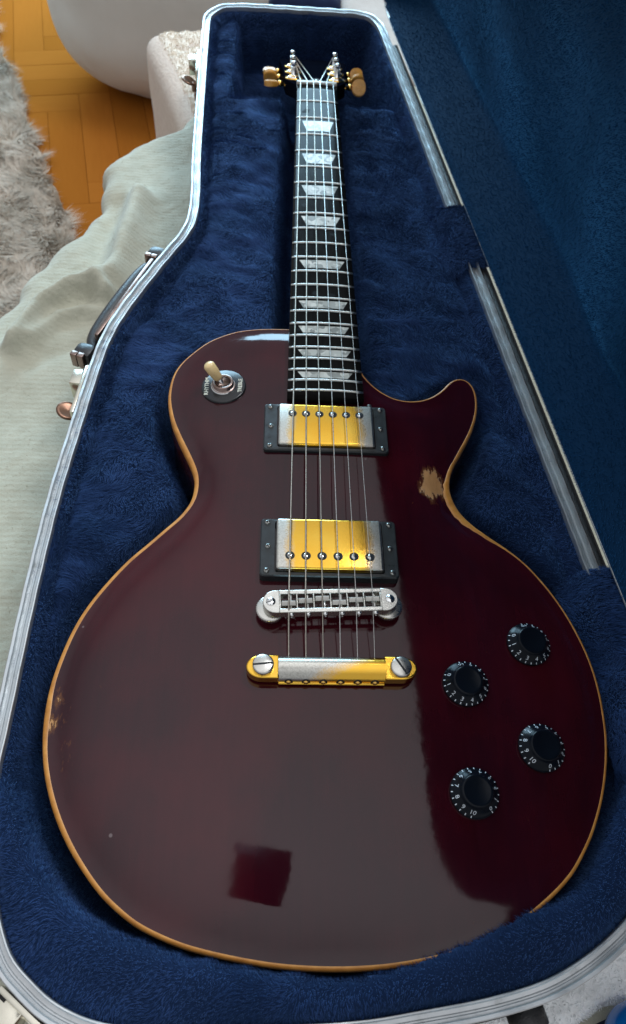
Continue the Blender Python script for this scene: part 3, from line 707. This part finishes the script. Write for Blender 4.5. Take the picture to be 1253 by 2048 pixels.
# --- knobs
KN = [((125.0, -18.5), 159, 'upper outer'), ((81.5, -45.2), 158, 'upper inner'), ((122.4, -82.6), -80, 'lower outer'), ((79.3, -108.4), -50, 'lower inner')]
kprof = [(0, 7.6), (5, 7.7), (7.4, 8.1), (8.4, 8.2), (8.9, 7.8), (9.2, 7.0), (9.9, 6.0), (11.2, 4.6), (12.8, 2.6), (13.9, 1.9), (14.0, .6), (13.7, 0)]
digit_me = [text_mesh(str(i), 3.9, .03) for i in range(11)]
for (kx, ky), a0, nm in KN:
    z0 = body_z(kx, ky) + .25; rt = body_tilt(kx, ky); c = Vector((kx, ky, z0))
    V, F = lathe(kprof, 64, tilt=rt); kn = obj('knob', [c + v for v in V], F, M['knob'], G)
    bm = bmesh.new()
    slope = Matrix.Rotation(R_(50), 4, 'X')
    for i in range(11):
        a = R_(a0 + 30.4 * i)
        rz = Matrix.Rotation(a + math.pi / 2, 4, 'Z')     # top of the digit points to the centre
        me = digit_me[i].copy()
        me.transform(Matrix.Translation(c * MM) @ rt.to_4x4() @ rz @ Matrix.Translation(Vector((0, -11.35, 4.72)) * MM) @ slope)
        bm.from_mesh(me)
        for hf in (0, .5):
            if i == 10 and hf: continue
            a2 = R_(a0 + 30.4 * (i + hf)); rz2 = Matrix.Rotation(a2 + math.pi / 2, 4, 'Z'); t = .26
            l0, l1 = ((-13.75, 2.15), (-12.75, 2.85))
            mm_ = Matrix.Translation(c * MM) @ rt.to_4x4() @ rz2
            vv = [bm.verts.new(mm_ @ (Vector((x, l[0], l[1] + .1)) * MM)) for x, l in ((-t, l0), (t, l0), (t, l1), (-t, l1))]; bm.faces.new(vv)
    me = bpy.data.meshes.new('m'); bm.to_mesh(me); bm.free(); link('numbers', me, kn, [M['print']])

# ================================================================== GUITAR CASE
K = thing('guitar_case', 'open hard guitar case with navy plush lining, silver rim and the guitar inside', 'guitar case', (0, 330, -128))
# rim rail: swept channel profile (u: outward offset from centre line, z)
rp = [(-4.4, -4.5), (-4.4, .1), (-4.1, .6), (-3.4, .7), (-3.0, .2), (-2.8, -1.6), (-.9, -1.9), (-.4, -1.1), (.3, -1.1), (.8, -2.0), (2.0, -2.1), (2.3, .4), (2.6, 1.2), (4.2, 1.3), (4.7, .8), (4.8, -13)]
V = []
for i, (p, n) in enumerate(zip(RO, RN)):
    for u_, z in rp: V.append((*(p + n * u_), ZR + z + .25 * math.sin(i * .9)))
bm = bmesh.new(); vv = [bm.verts.new(v) for v in V]
for f in grid_faces(len(RO), len(rp), True): bm.faces.new([vv[i] for i in f])
rail = bm_obj('rim_rail', bm, M['alu'], K, sharp=25)
V = []
for p, n in zip(RO, RN):
    for u_, z in ((4.0, -8), (4.6, -10), (5.6, -14), (5.6, -88), (3, -98), (-2, -100)): V.append((*(p + n * u_), ZR + z))
F = grid_faces(len(RO), 6, True); F.append(tuple(i * 6 + 5 for i in range(len(RO)))[::-1])
obj('shell', V, F, M['tolex'], K)
# base plush lining as a height field
xs = np.arange(-196, 199, 2.6); ysg = np.arange(-225, 882, 3.0); X, Y = np.meshgrid(xs, ysg, indexing='ij'); Q = np.c_[X.ravel(), Y.ravel()]
dR = sdf(Q, RO).reshape(X.shape); dB = -sdf(Q, BO).reshape(X.shape)
hwN = np.interp(Y, [160, 628, 700], [30, 23, 23]); dN = np.where((Y > 190) & (Y < 690), np.abs(X) - hwN, 1e3)
dG = np.minimum(dB, dN)
nz = (vnoise(X, Y, 45, 1) - .5) * 6 + (vnoise(X, Y, 16, 2) - .5) * 2.6
wq = Y + .35 * X + 26 * vnoise(X, Y, 50, 14)
nz = nz + (vnoise(X * .28, wq, 9, 15) - .5) * np.where(X < 60, 4.2, 1.5)
top = -40 + 5 * sstep(6, 30, dR) + nz * sstep(4, 18, dR) - 3 * sstep(120, 320, Y) - 4 * sstep(420, 640, Y)
top = np.where(dR < 12, np.maximum(top, -33.0) * (1 - sstep(7, 12, dR)) + top * sstep(7, 12, dR), top)
top = np.where((dR < 16) & (X < 0) & (Y > -150), top - 7 * np.exp(-((dR - 11.5) / 3.5) ** 2), top)
deep = -92.0
Zl = deep + (top - deep) * sstep(1.5, 17, dG)
# puffed lip along the tail end that laps over the lower right edge of the body
lip = sstep(-166, -180, Y - .00 * X) * sstep(-115, -60, X) + 0
ov = np.interp(X, [-150, -95, -60, -20, 0, 18, 40, 60, 80, 100, 112, 122, 140, 165, 180], [-14, -2.2, -.3, -.8, -2.2, .4, 3.0, 5.5, 7.0, 5.5, 2.0, -2, -5, -7, -9])
ov = ov - 20 * sstep(-125, -40, Y) + (vnoise(X, Y, 7, 9) - .5) * 1.6
lipz = -27.5 + 3.5 * np.sin(np.clip((dB + ov) / 22, 0, 1) * math.pi) - 9 * sstep(9, 2, dR)
kl = sstep(-1.2, 3.0, dB + ov) * sstep(-40, -80, Y)
Zl = Zl * (1 - kl) + lipz * kl
# headstock well
well = sstep(-98, -88, X + (vnoise(X, Y, 20, 4) - .5) * 6) * sstep(98, 84, X + .12 * (Y - 700)) * sstep(668, 680, Y + (vnoise(X, Y, 25, 6) - .5) * 8) * sstep(866, 850, Y)
Zl = Zl * (1 - well) + (-104 + nz * .6) * well
msk = dR > .5
def swirl(sc1, seed, base, spread, bend=.9):
    def f(P, Nn):
        a = base + (vnoise(P[:, 0], P[:, 1] + P[:, 2], sc1, seed) - .5) * spread + (vnoise(P[:, 0], P[:, 1] + P[:, 2], sc1 / 3.5, seed + 3) - .5) * spread * .7
        k = bend * (.45 + .9 * vnoise(P[:, 0], P[:, 1] - P[:, 2], sc1 / 2.2, seed + 5)); return np.c_[np.cos(a) * k, np.sin(a) * k, 0 * a]
    return f
def upright_near_tail(P, Nn, f0=swirl(46, 11, R_(215), R_(170), 1.15)): return f0(P, Nn) * np.interp(P[:, 1], [-220, -60, 200], [.55, .7, 1.0])[:, None]
dens = np.where(X < 0, 1.25, .8) * np.where(dB < -14, .05, 1.0) * np.where((dB < 1.5) & (Zl < zedge(Y) + 2.5), .0, 1.0)
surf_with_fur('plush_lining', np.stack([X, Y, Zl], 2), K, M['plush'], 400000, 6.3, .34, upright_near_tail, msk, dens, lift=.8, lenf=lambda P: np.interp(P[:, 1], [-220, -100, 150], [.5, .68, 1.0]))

# ---- lid, hinged along the straight right side and standing open
HA = np.array([91., 817.]); HB = np.array([184., 42.]); tdir = (HB - HA) / np.linalg.norm(HB - HA); nL = np.array([tdir[1], -tdir[0]])
if nL[0] > 0: nL = -nL
H0 = HA - nL * 8.6
LID = R_(81)
def lidpt(u, v, wd):
    """u away from hinge, v along hinge (0 at far end), wd depth behind the open face"""
    b_ = H0 + tdir * v
    cu, su = math.cos(LID), math.sin(LID)
    return (b_[0] + nL[0] * (u * cu - wd * su), b_[1] + nL[1] * (u * cu - wd * su), ZR + 3 + u * su + wd * cu)
LOu = np.array([(np.dot(p - H0, nL), np.dot(p - H0, tdir)) for p in RO]); LOu[:, 0] = np.maximum(LOu[:, 0], 0.5)
LN = normals2d(LOu)
if area2(LOu) < 0: LN = -LN
# lining of lid
uu = np.arange(-2, 395, 4.0); vv_ = np.arange(-75, 1050, 5.0); U, Vv = np.meshgrid(uu, vv_, indexing='ij'); dL = sdf(np.c_[U.ravel(), Vv.ravel()], LOu).reshape(U.shape)
depth = 46 * sstep(1, 34, dL) + (vnoise(U, Vv, 120, 21) - .5) * 16 * sstep(10, 60, dL) + (vnoise(U, Vv * .35, 34, 22) - .5) * 7 * sstep(10, 50, dL) - 1
XL = np.array([lidpt(a, b_, c) for a, b_, c in zip(U.ravel(), Vv.ravel(), depth.ravel())]).reshape(*U.shape, 3)
tv = np.array([tdir[0], tdir[1], 0]); uv = np.array(lidpt(1, 0, 0)) - np.array(lidpt(0, 0, 0)); wdv = np.array(lidpt(0, 0, 1)) - np.array(lidpt(0, 0, 0))
def lidcomb(P, Nn):
    s1 = P @ tv; s2 = P @ uv; a = R_(100) + (vnoise(s1, s2, 90, 31) - .5) * R_(160); k = .55 + .6 * vnoise(s1, s2, 40, 33)
    return (np.cos(a) * k)[:, None] * tv + (np.sin(a) * k)[:, None] * -uv
fl = np.dot(np.cross(XL[1, 0] - XL[0, 0], XL[1, 1] - XL[0, 0]), wdv) > 0
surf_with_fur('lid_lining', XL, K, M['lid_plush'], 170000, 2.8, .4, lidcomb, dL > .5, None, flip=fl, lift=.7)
V = []
for q, n in zip(LOu, LN):
    for off, wd in ((1.0, -1), (4.5, 1), (5.5, 6), (5.5, 56), (0, 64)): V.append(lidpt(q[0] + n[0] * off, q[1] + n[1] * off, wd))
F = grid_faces(len(LOu), 5, True); F.append(tuple(i * 5 + 4 for i in range(len(LOu)))); obj('lid_shell', V, F, M['tolex'], K)
V = []
for i, (q, n) in enumerate(zip(LOu, LN)):
    for off, wd in ((-.7, 2.0), (-.6, -.8), (.6, -1.2), (1.7, -.8), (1.8, 3)): V.append(lidpt(q[0] + n[0] * off, q[1] + n[1] * off, wd))
obj('lid_rail', V, grid_faces(len(LOu), 5, True), M['alu'], K)
V = []
for s in np.linspace(20, 800, 60):
    b_ = HA + tdir * s
    for o_, z in ((5.6, -10), (5.7, -3.2), (7.0, -2.4), (9.5, -1.5), (12, -2.0), (14, -9)): V.append((*(b_ - nL * o_), ZR + z))
obj('hinge_strip', V, grid_faces(60, 6), M['tolex'], K)
# plush flaps folded over the hinge rail
def flap(v0, v1, nm):
    P = []
    sv = np.linspace(v0, v1, int((v1 - v0) / 3) + 2)
    for s in sv:
        base = HA + tdir * s; row = []
        wob = 2.0 * math.sin(s * .11)
        for off, z in ((28, -41), (20, -38), (13, -33), (8, -26 + .2 * wob), (2, -24.6), (-4, -24.4 + .3 * wob), (-10, -24.5), (-16, -24.5), (-24, -25), (-38, -26)):
            e_ = min(s - v0, v1 - s); dz = -4.5 * max(0, 1 - e_ / 8)
            row.append((*(base + nL * (off + wob)), z + dz))
        P.append(row)
    P = np.array(P, float); nrm = np.cross(P[1, 4] - P[0, 4], P[0, 5] - P[0, 4])
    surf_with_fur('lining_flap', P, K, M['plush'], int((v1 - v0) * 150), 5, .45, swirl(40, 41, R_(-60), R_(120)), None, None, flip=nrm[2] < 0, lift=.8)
vlen = lambda y: float(np.dot(np.array([0, y]) - HA, tdir) + (HA[0]) * tdir[0])
def v_of(px_, py_): return float(np.dot(np.array([px_, py_]) - HA, tdir))
flap(v_of(133, 459), v_of(141, 366), 'a'); flap(v_of(184, 44), v_of(200, -95), 'b')

# ---- handle on the slanted left side
ha = np.array([-147., 383.]); hb = np.array([-189., 262.]); hdv = (hb - ha) / np.linalg.norm(hb - ha); hno = np.array([hdv[1], -hdv[0]])
if hno[0] > 0: hno = -hno
L_ = np.linalg.norm(hb - ha)
V = []; st = np.linspace(-6, L_ + 8, 26)
for s in st:
    k = s / L_; bow = 8 * (1 - abs(2 * k - 1) ** 7) + 8; thick = 7 + 3.0 * math.sin(max(0, min(1, k)) * math.pi); c = ha + hdv * s + hno * (bow - 3)
    for j in range(12):
        a = 2 * math.pi * j / 12; V.append((*(c + hno * math.cos(a) * thick * .75), -56 + math.sin(a) * thick))
F = grid_faces(len(st), 12, False, True); F += [tuple(range(12))[::-1], tuple((len(st) - 1) * 12 + j for j in range(12))]
hand = obj('handle', V, F, M['handle'], K)
ang = math.atan2(hdv[1], hdv[0]); RZ = Matrix.Rotation(ang, 3, 'Z')
def hpt(s, o, z): p = ha + hdv * s + hno * o; return Vector((p[0], p[1], z))
bm = bmesh.new(); box_bm(bm, hpt(L_ * .52, 2.5, -47), (L_ * .86, 4, 16), 1.5, RZ); bm_obj('handle_backing', bm, M['brass'], hand)
for s in (-5, L_ + 8):
    bm = bmesh.new(); box_bm(bm, hpt(s, 7, -50), (16, 17, 14), 5, RZ); bm_obj('handle_bracket', bm, M['handle'], hand)
    bm = bmesh.new()
    for o_ in (5, 11): box_bm(bm, hpt(s + 9, o_, -49), (5, 5.5, 14), .7, RZ)
    bm_obj('handle_plate', bm, M['brass'], hand)

# ---- latches
def latch(px_, py_, flipz=0, full=True):
    i = int(np.argmin(((RO - np.array([px_, py_])) ** 2).sum(1))); p = RO[i]; n = RN[i]; t = np.array([-n[1], n[0]])
    if t[1] < 0: t = -t
    RZ = Matrix(((n[0], t[0], 0), (n[1], t[1], 0), (0, 0, 1)))
    def LP(a, s, z): q = p + n * a + t * s; return Vector((q[0], q[1], z))
    bm = bmesh.new(); box_bm(bm, LP(6.6, -8, ZR - 12), (3.0, 50, 24), .8, RZ); lt = bm_obj('latch', bm, M['latch'], K)
    bm = bmesh.new(); box_bm(bm, LP(12.5, 8, ZR - 13), (11, 15, 18), 1.0, RZ); box_bm(bm, LP(8.5, -2, ZR - 20), (4, 9, 12), .5, RZ); bm_obj('latch_box', bm, M['latch'], lt)
    bm = bmesh.new(); box_bm(bm, LP(8.2, 14, ZR - 3.8), (3.5, 5.5, .6), .1, RZ); bm_obj('latch_slot', bm, M['black'], lt)
    tl = Matrix.Rotation(R_(-22), 3, 'Y')
    V, F = lathe([(0, .4), (6, .8), (7.8, 1.3), (8.6, .8), (8.8, -.7), (0, -1.1)], 28, tilt=RZ @ tl); obj('latch_tab', [LP(18, -15, ZR - 20) + v for v in V], F, M['brown'], lt)
    bm = bmesh.new(); box_bm(bm, LP(11, -17, ZR - 26), (7, 7, 10), 1, RZ); box_bm(bm, LP(9, -26, ZR - 32), (5, 8, 10), 1, RZ); bm_obj('latch_hinge', bm, M['brown'], lt)
latch(-183, 205); latch(-129, 735); latch(-146, -204)
# rubber foot at the tail end
i = int(np.argmin(((RO - np.array([96, -197])) ** 2).sum(1))); p = RO[i] + RN[i] * 9
V, F = lathe([(0, 6), (9, 6), (10, 4), (10, -5), (0, -6)], 24, tilt=Matrix.Rotation(R_(90), 3, 'X') ); 
RZf = Matrix.Rotation(math.atan2(RN[i][1], RN[i][0]) + math.pi / 2, 3, 'Z')
obj('rubber_foot', [Vector((p[0], p[1], -48)) + RZf @ v for v in V], F, M['tolex'], K)

# ================================================================== SURROUNDINGS
# sage blanket the case lies on, draped over the seat edge
ey = [-420, -200, 100, 373, 417, 454, 494, 550, 614, 661, 708, 761, 820, 960]; ex = [-370, -365, -345, -312, -293, -280, -257, -235, -226, -226, -208, -156, -120, -100]
ycs = np.arange(-420, 900, 4.0); prof_s = np.r_[np.arange(0, 330, 3.0), np.arange(330, 900, 30.)]
XB = np.zeros((len(ycs), len(prof_s), 3))
for i, y in enumerate(ycs):
    xe = np.interp(y, ey, ex) + 5 * math.sin(y * .035) + 3 * math.sin(y * .11)
    # s measured from hem upward: first 130 mm hang, then round over, then flat to the right
    hang = 70.0; r = 26.0; q = math.pi / 2 * r
    for j, s in enumerate(prof_s):
        if s < hang: x, z = xe - r + 2 * math.sin(y * .05 + s * .03), -153 - (hang - s)
        elif s < hang + q: a = (s - hang) / r; x, z = xe - r * math.cos(a), -153 + r * math.sin(a)
        else: x, z = xe + (s - hang - q), -127
        XB[i, j] = (x, y, z)
Xb, Yb, Zb = XB[..., 0], XB[..., 1], XB[..., 2]
onTop = (Zb > -150)
def ridge(P, hgt, wd):
    best = np.full(Xb.shape, 1e9)
    for a, b_ in zip(P[:-1], P[1:]):
        a = np.array(a, float); b_ = np.array(b_, float); e_ = b_ - a; t = np.clip(((Xb - a[0]) * e_[0] + (Yb - a[1]) * e_[1]) / (e_ @ e_), 0, 1)
        best = np.minimum(best, np.hypot(Xb - a[0] - t * e_[0], Yb - a[1] - t * e_[1]))
    return hgt * np.exp(-(best / wd) ** 2)
dz = ridge([(-292, 340), (-277, 395), (-252, 424), (-228, 428), (-214, 414)], 24, 10) + ridge([(-276, 348), (-258, 386), (-234, 396), (-216, 390)], 11, 7) + ridge([(-202, 590), (-204, 520), (-213, 440)], 26, 17) - ridge([(-224, 470), (-232, 520), (-222, 590)], 12, 16)
dz += ridge([(-276, 318), (-250, 340), (-225, 352)], -5, 10)
dz += (vnoise(Xb, Yb, 60, 51) - .5) * 5 + (vnoise(Xb, Yb, 9, 52) - .5) * 1.2 + (vnoise(Xb, Yb, 4, 53) - .5) * .8
XB[..., 2] += dz * onTop
idx = np.arange(XB.shape[0] * XB.shape[1]).reshape(XB.shape[:2])
Tq = np.concatenate([np.c_[idx[:-1, :-1].ravel(), idx[:-1, 1:].ravel(), idx[1:, 1:].ravel()], np.c_[idx[:-1, :-1].ravel(), idx[1:, 1:].ravel(), idx[1:, :-1].ravel()]])
def combB(P, Nn):
    a = vnoise(P[:, 0], P[:, 1], 25, 61) * 12; return np.c_[np.cos(a) * .6, np.sin(a) * .6, 0 * a]
bl = surf_with_fur('blanket', XB, None, M['blanket'], 5000, 1.8, .5, combB, None, np.where(Xb < -90, 1.0, .0), lift=1.0, flip=True)
del bl['kind']; bl['label'] = 'pale sage fleece blanket under the case with a rolled fold at its edge'; bl['category'] = 'blanket'
def soft_box(name, c, s, bev, mat, lab, cat, rot=(0, 0, 0), bul=0, seed=0, nz_=2.0):
    bm = bmesh.new(); box_bm(bm, (0, 0, 0), s, bev, seg=5 if bev < 100 else 14)
    bmesh.ops.subdivide_edges(bm, edges=[e_ for e_ in bm.edges if e_.calc_length() > 25], cuts=9, use_grid_fill=True)
    bmesh.ops.triangulate(bm, faces=[f for f in bm.faces if len(f.verts) > 4])
    mr = Matrix.LocRotScale(Vector(c), None, None) @ (Matrix.Rotation(rot[2], 4, 'Z') @ Matrix.Rotation(rot[1], 4, 'Y') @ Matrix.Rotation(rot[0], 4, 'X'))
    for v in bm.verts:
        k = 1 + bul * (1 - min(1, (2 * v.co.x / s[0]) ** 2)) * (1 - min(1, (2 * v.co.y / s[1]) ** 2)); v.co.z *= k
        v.co += Vector((1, 1, 1)) * float(vnoise(np.array([v.co.x + v.co.z * .7]), np.array([v.co.y - v.co.z * .6]), 40, seed)[0] - .5) * nz_
    bmesh.ops.transform(bm, matrix=mr, verts=bm.verts)
    o = bm_obj(name, bm, mat, None, sharp=80); o['label'] = lab; o['category'] = cat; return o
soft_box('cushion', (-48, 938, -239), (330, 290, 220), 26, M['cream'], 'cream terry-covered block cushion under the head end of the case', 'cushion', (0, 0, R_(17.8)), .0, 3, 3)
cu_ = bpy.data.objects['cushion']; ca_, sa_ = math.cos(R_(17.8)), math.sin(R_(17.8))
uu = np.linspace(-150, 100, 90); vv_ = np.linspace(-130, 132, 90); U, Vv = np.meshgrid(uu, vv_, indexing='ij')
Zc = -127.6 + (vnoise(U, Vv, 11, 91) - .5) * 4 - 7 * sstep(-138, -150, U) - 7 * sstep(-118, -130, Vv) - 6 * sstep(122, 132, Vv)
surf_with_fur('terry_pile', np.stack([-48 + U * ca_ - Vv * sa_, 938 + U * sa_ + Vv * ca_, Zc], 2), cu_, M['terry'], 14000, 2.6, 1.3, combB, None, None, lift=1.1)
soft_box('pouf', (-85, 1645, -265), (850, 600, 470), 180, M['pouf'], 'large smooth grey-white rounded pouf standing on the parquet', 'pouf', (0, 0, R_(-20)), .06, 8, 6)
soft_box('pillow', (0, 1230, -165), (120, 160, 80), 20, M['navycloth'], 'dark navy pillow just behind the head end of the case', 'pillow', (0, 0, R_(-3)), .1, 12, 3)
soft_box('folded_cloth', (135, 1080, -160), (150, 300, 60), 20, M['beige'], 'pale beige folded cloth between the case corner and the lid', 'cloth', (0, 0, R_(3)), .05, 15, 3)
# grey fleece at the lower right, navy cover and blue ball beyond it
xs = np.arange(20, 300, 2.0); ysq = np.arange(-216, -110, 2.0); Xg, Yg = np.meshgrid(xs, ysq, indexing='ij')
edge = -214 + .30 * (Xg - 160) + 2 * np.sin(Xg * .12); Yg2 = np.maximum(Yg, edge)
Zg = -117 + (vnoise(Xg, Yg, 9, 71) - .5) * 3.5 + (vnoise(Xg, Yg, 4, 72) - .5) * 2.0 - 10 * sstep(6, 0, Yg - edge)
gf = surf_with_fur('fleece_throw', np.stack([Xg, Yg2, Zg], 2), None, M['greyfleece'], 9000, 2.4, .8, combB, None, None, lift=1.0)
del gf['kind']; gf['label'] = 'light grey nubby fleece showing past the lower right corner of the case'; gf['category'] = 'throw'
V, F = lathe([(0, 20), (7.5, 19), (13.7, 15), (18.2, 8.7), (20, 0), (19, -7.5), (13.7, -15), (6, -19), (0, -20)], 48); bl_ = obj('ball', [Vector((181, -224, -104)) + v for v in V], F, M['blueball']); bl_['label'] = 'bright blue glossy plastic ball cut off at the lower right corner'; bl_['category'] = 'ball'

soft_box('seat_cover', (215, -263, -143), (220, 120, 50), 14, M['navycloth'], 'dark navy seat cover under the blue ball at the lower right corner', 'seat cover', (0, 0, R_(16)), 0, 22, 3)
# floor of herringbone planks, shag rug
me = mesh_py([(-4000, -3000, -503), (4000, -3000, -503), (4000, 5000, -503), (-4000, 5000, -503)], [(0, 1, 2, 3)], False)
fl_ = link('floor', me, None, [M['floorbase']]); fl_['kind'] = 'structure'
PW, PL = 70.0, 350.0
bm = bmesh.new(); box_bm(bm, (0, 0, -2), (PL - .6, PW - .6, 8), .5, seg=1); mp_ = bpy.data.meshes.new('m'); bm.transform(Matrix.Diagonal((MM, MM, MM, 1))); bm.to_mesh(mp_); bm.free(); mp_.materials.append(M['oak'])
cnt = 0; B45 = R_(12)
for i in range(-40, 60):
    for j in range(-14, 14):
        for o_ in (0, 1):
            # classic herringbone lattice
            bx = i * PW + j * PL; by = i * PW - j * PL
            if o_ == 0: lx, ly, rz = bx + PL / 2, by + PW / 2, 0
            else: lx, ly, rz = bx + PW / 2 , by + PW + PL / 2, math.pi / 2
            x = lx * math.cos(B45) - ly * math.sin(B45) - 300; y = lx * math.sin(B45) + ly * math.cos(B45) + 1300
            if not (-900 < x < 150 and 820 < y < 2250) or cnt >= 290: continue
            o = place('plank', mp_, (x, y, -500 + random.uniform(-.3, .3)), fl_, rz + B45); cnt += 1
# rug: grid sheet with shag blades
rx = np.arange(-1500, -300, 14.0); ry = np.arange(380, 2150, 14.0); Xr, Yr = np.meshgrid(rx, ry, indexing='ij')
er = np.interp(Yr, [380, 990, 1175, 1388, 1754, 2150], [-330, -415, -490, -580, -725, -860]) + (vnoise(Xr, Yr, 60, 81) - .5) * 26
Xr2 = np.minimum(Xr, er); Zr = -492 + (vnoise(Xr, Yr, 60, 82) - .5) * 10
def combR(P, Nn):
    a = vnoise(P[:, 0], P[:, 1], 60, 83) * 11 + vnoise(P[:, 0], P[:, 1], 22, 84) * 4; k = .5 + 1.1 * vnoise(P[:, 0], P[:, 1], 35, 85); return np.c_[np.cos(a) * k, np.sin(a) * k, 0 * a]
dr = np.where((Xr2 > -1000), 1.0, .25)
rg = surf_with_fur('rug', np.stack([Xr2, Yr, Zr], 2), None, M['rug'], 150000, 26, 1.8, combR, None, dr, lift=.9)
del rg['kind']; rg['label'] = 'shaggy grey-beige rug at the left on the parquet floor'; rg['category'] = 'rug'

# the phone taking the picture (seen only as a reflection in the lacquer)
bm = bmesh.new(); box_bm(bm, (0, 0, 0), (74, 158, 8.5), 3.5, seg=3)
mr = Matrix((right, up, -fwd)).transposed().to_4x4(); mr.translation = CAM + Vector(-fwd) * 9 + up * 44 - right * 16
mr = mr @ Matrix.Rotation(R_(-9), 4, 'Z')
bmesh.ops.transform(bm, matrix=mr, verts=bm.verts); ph = bm_obj('phone', bm, M['phone'], None, sharp=50)
ph['label'] = 'black phone held above the guitar body and mirrored in its lacquer'; ph['category'] = 'phone'
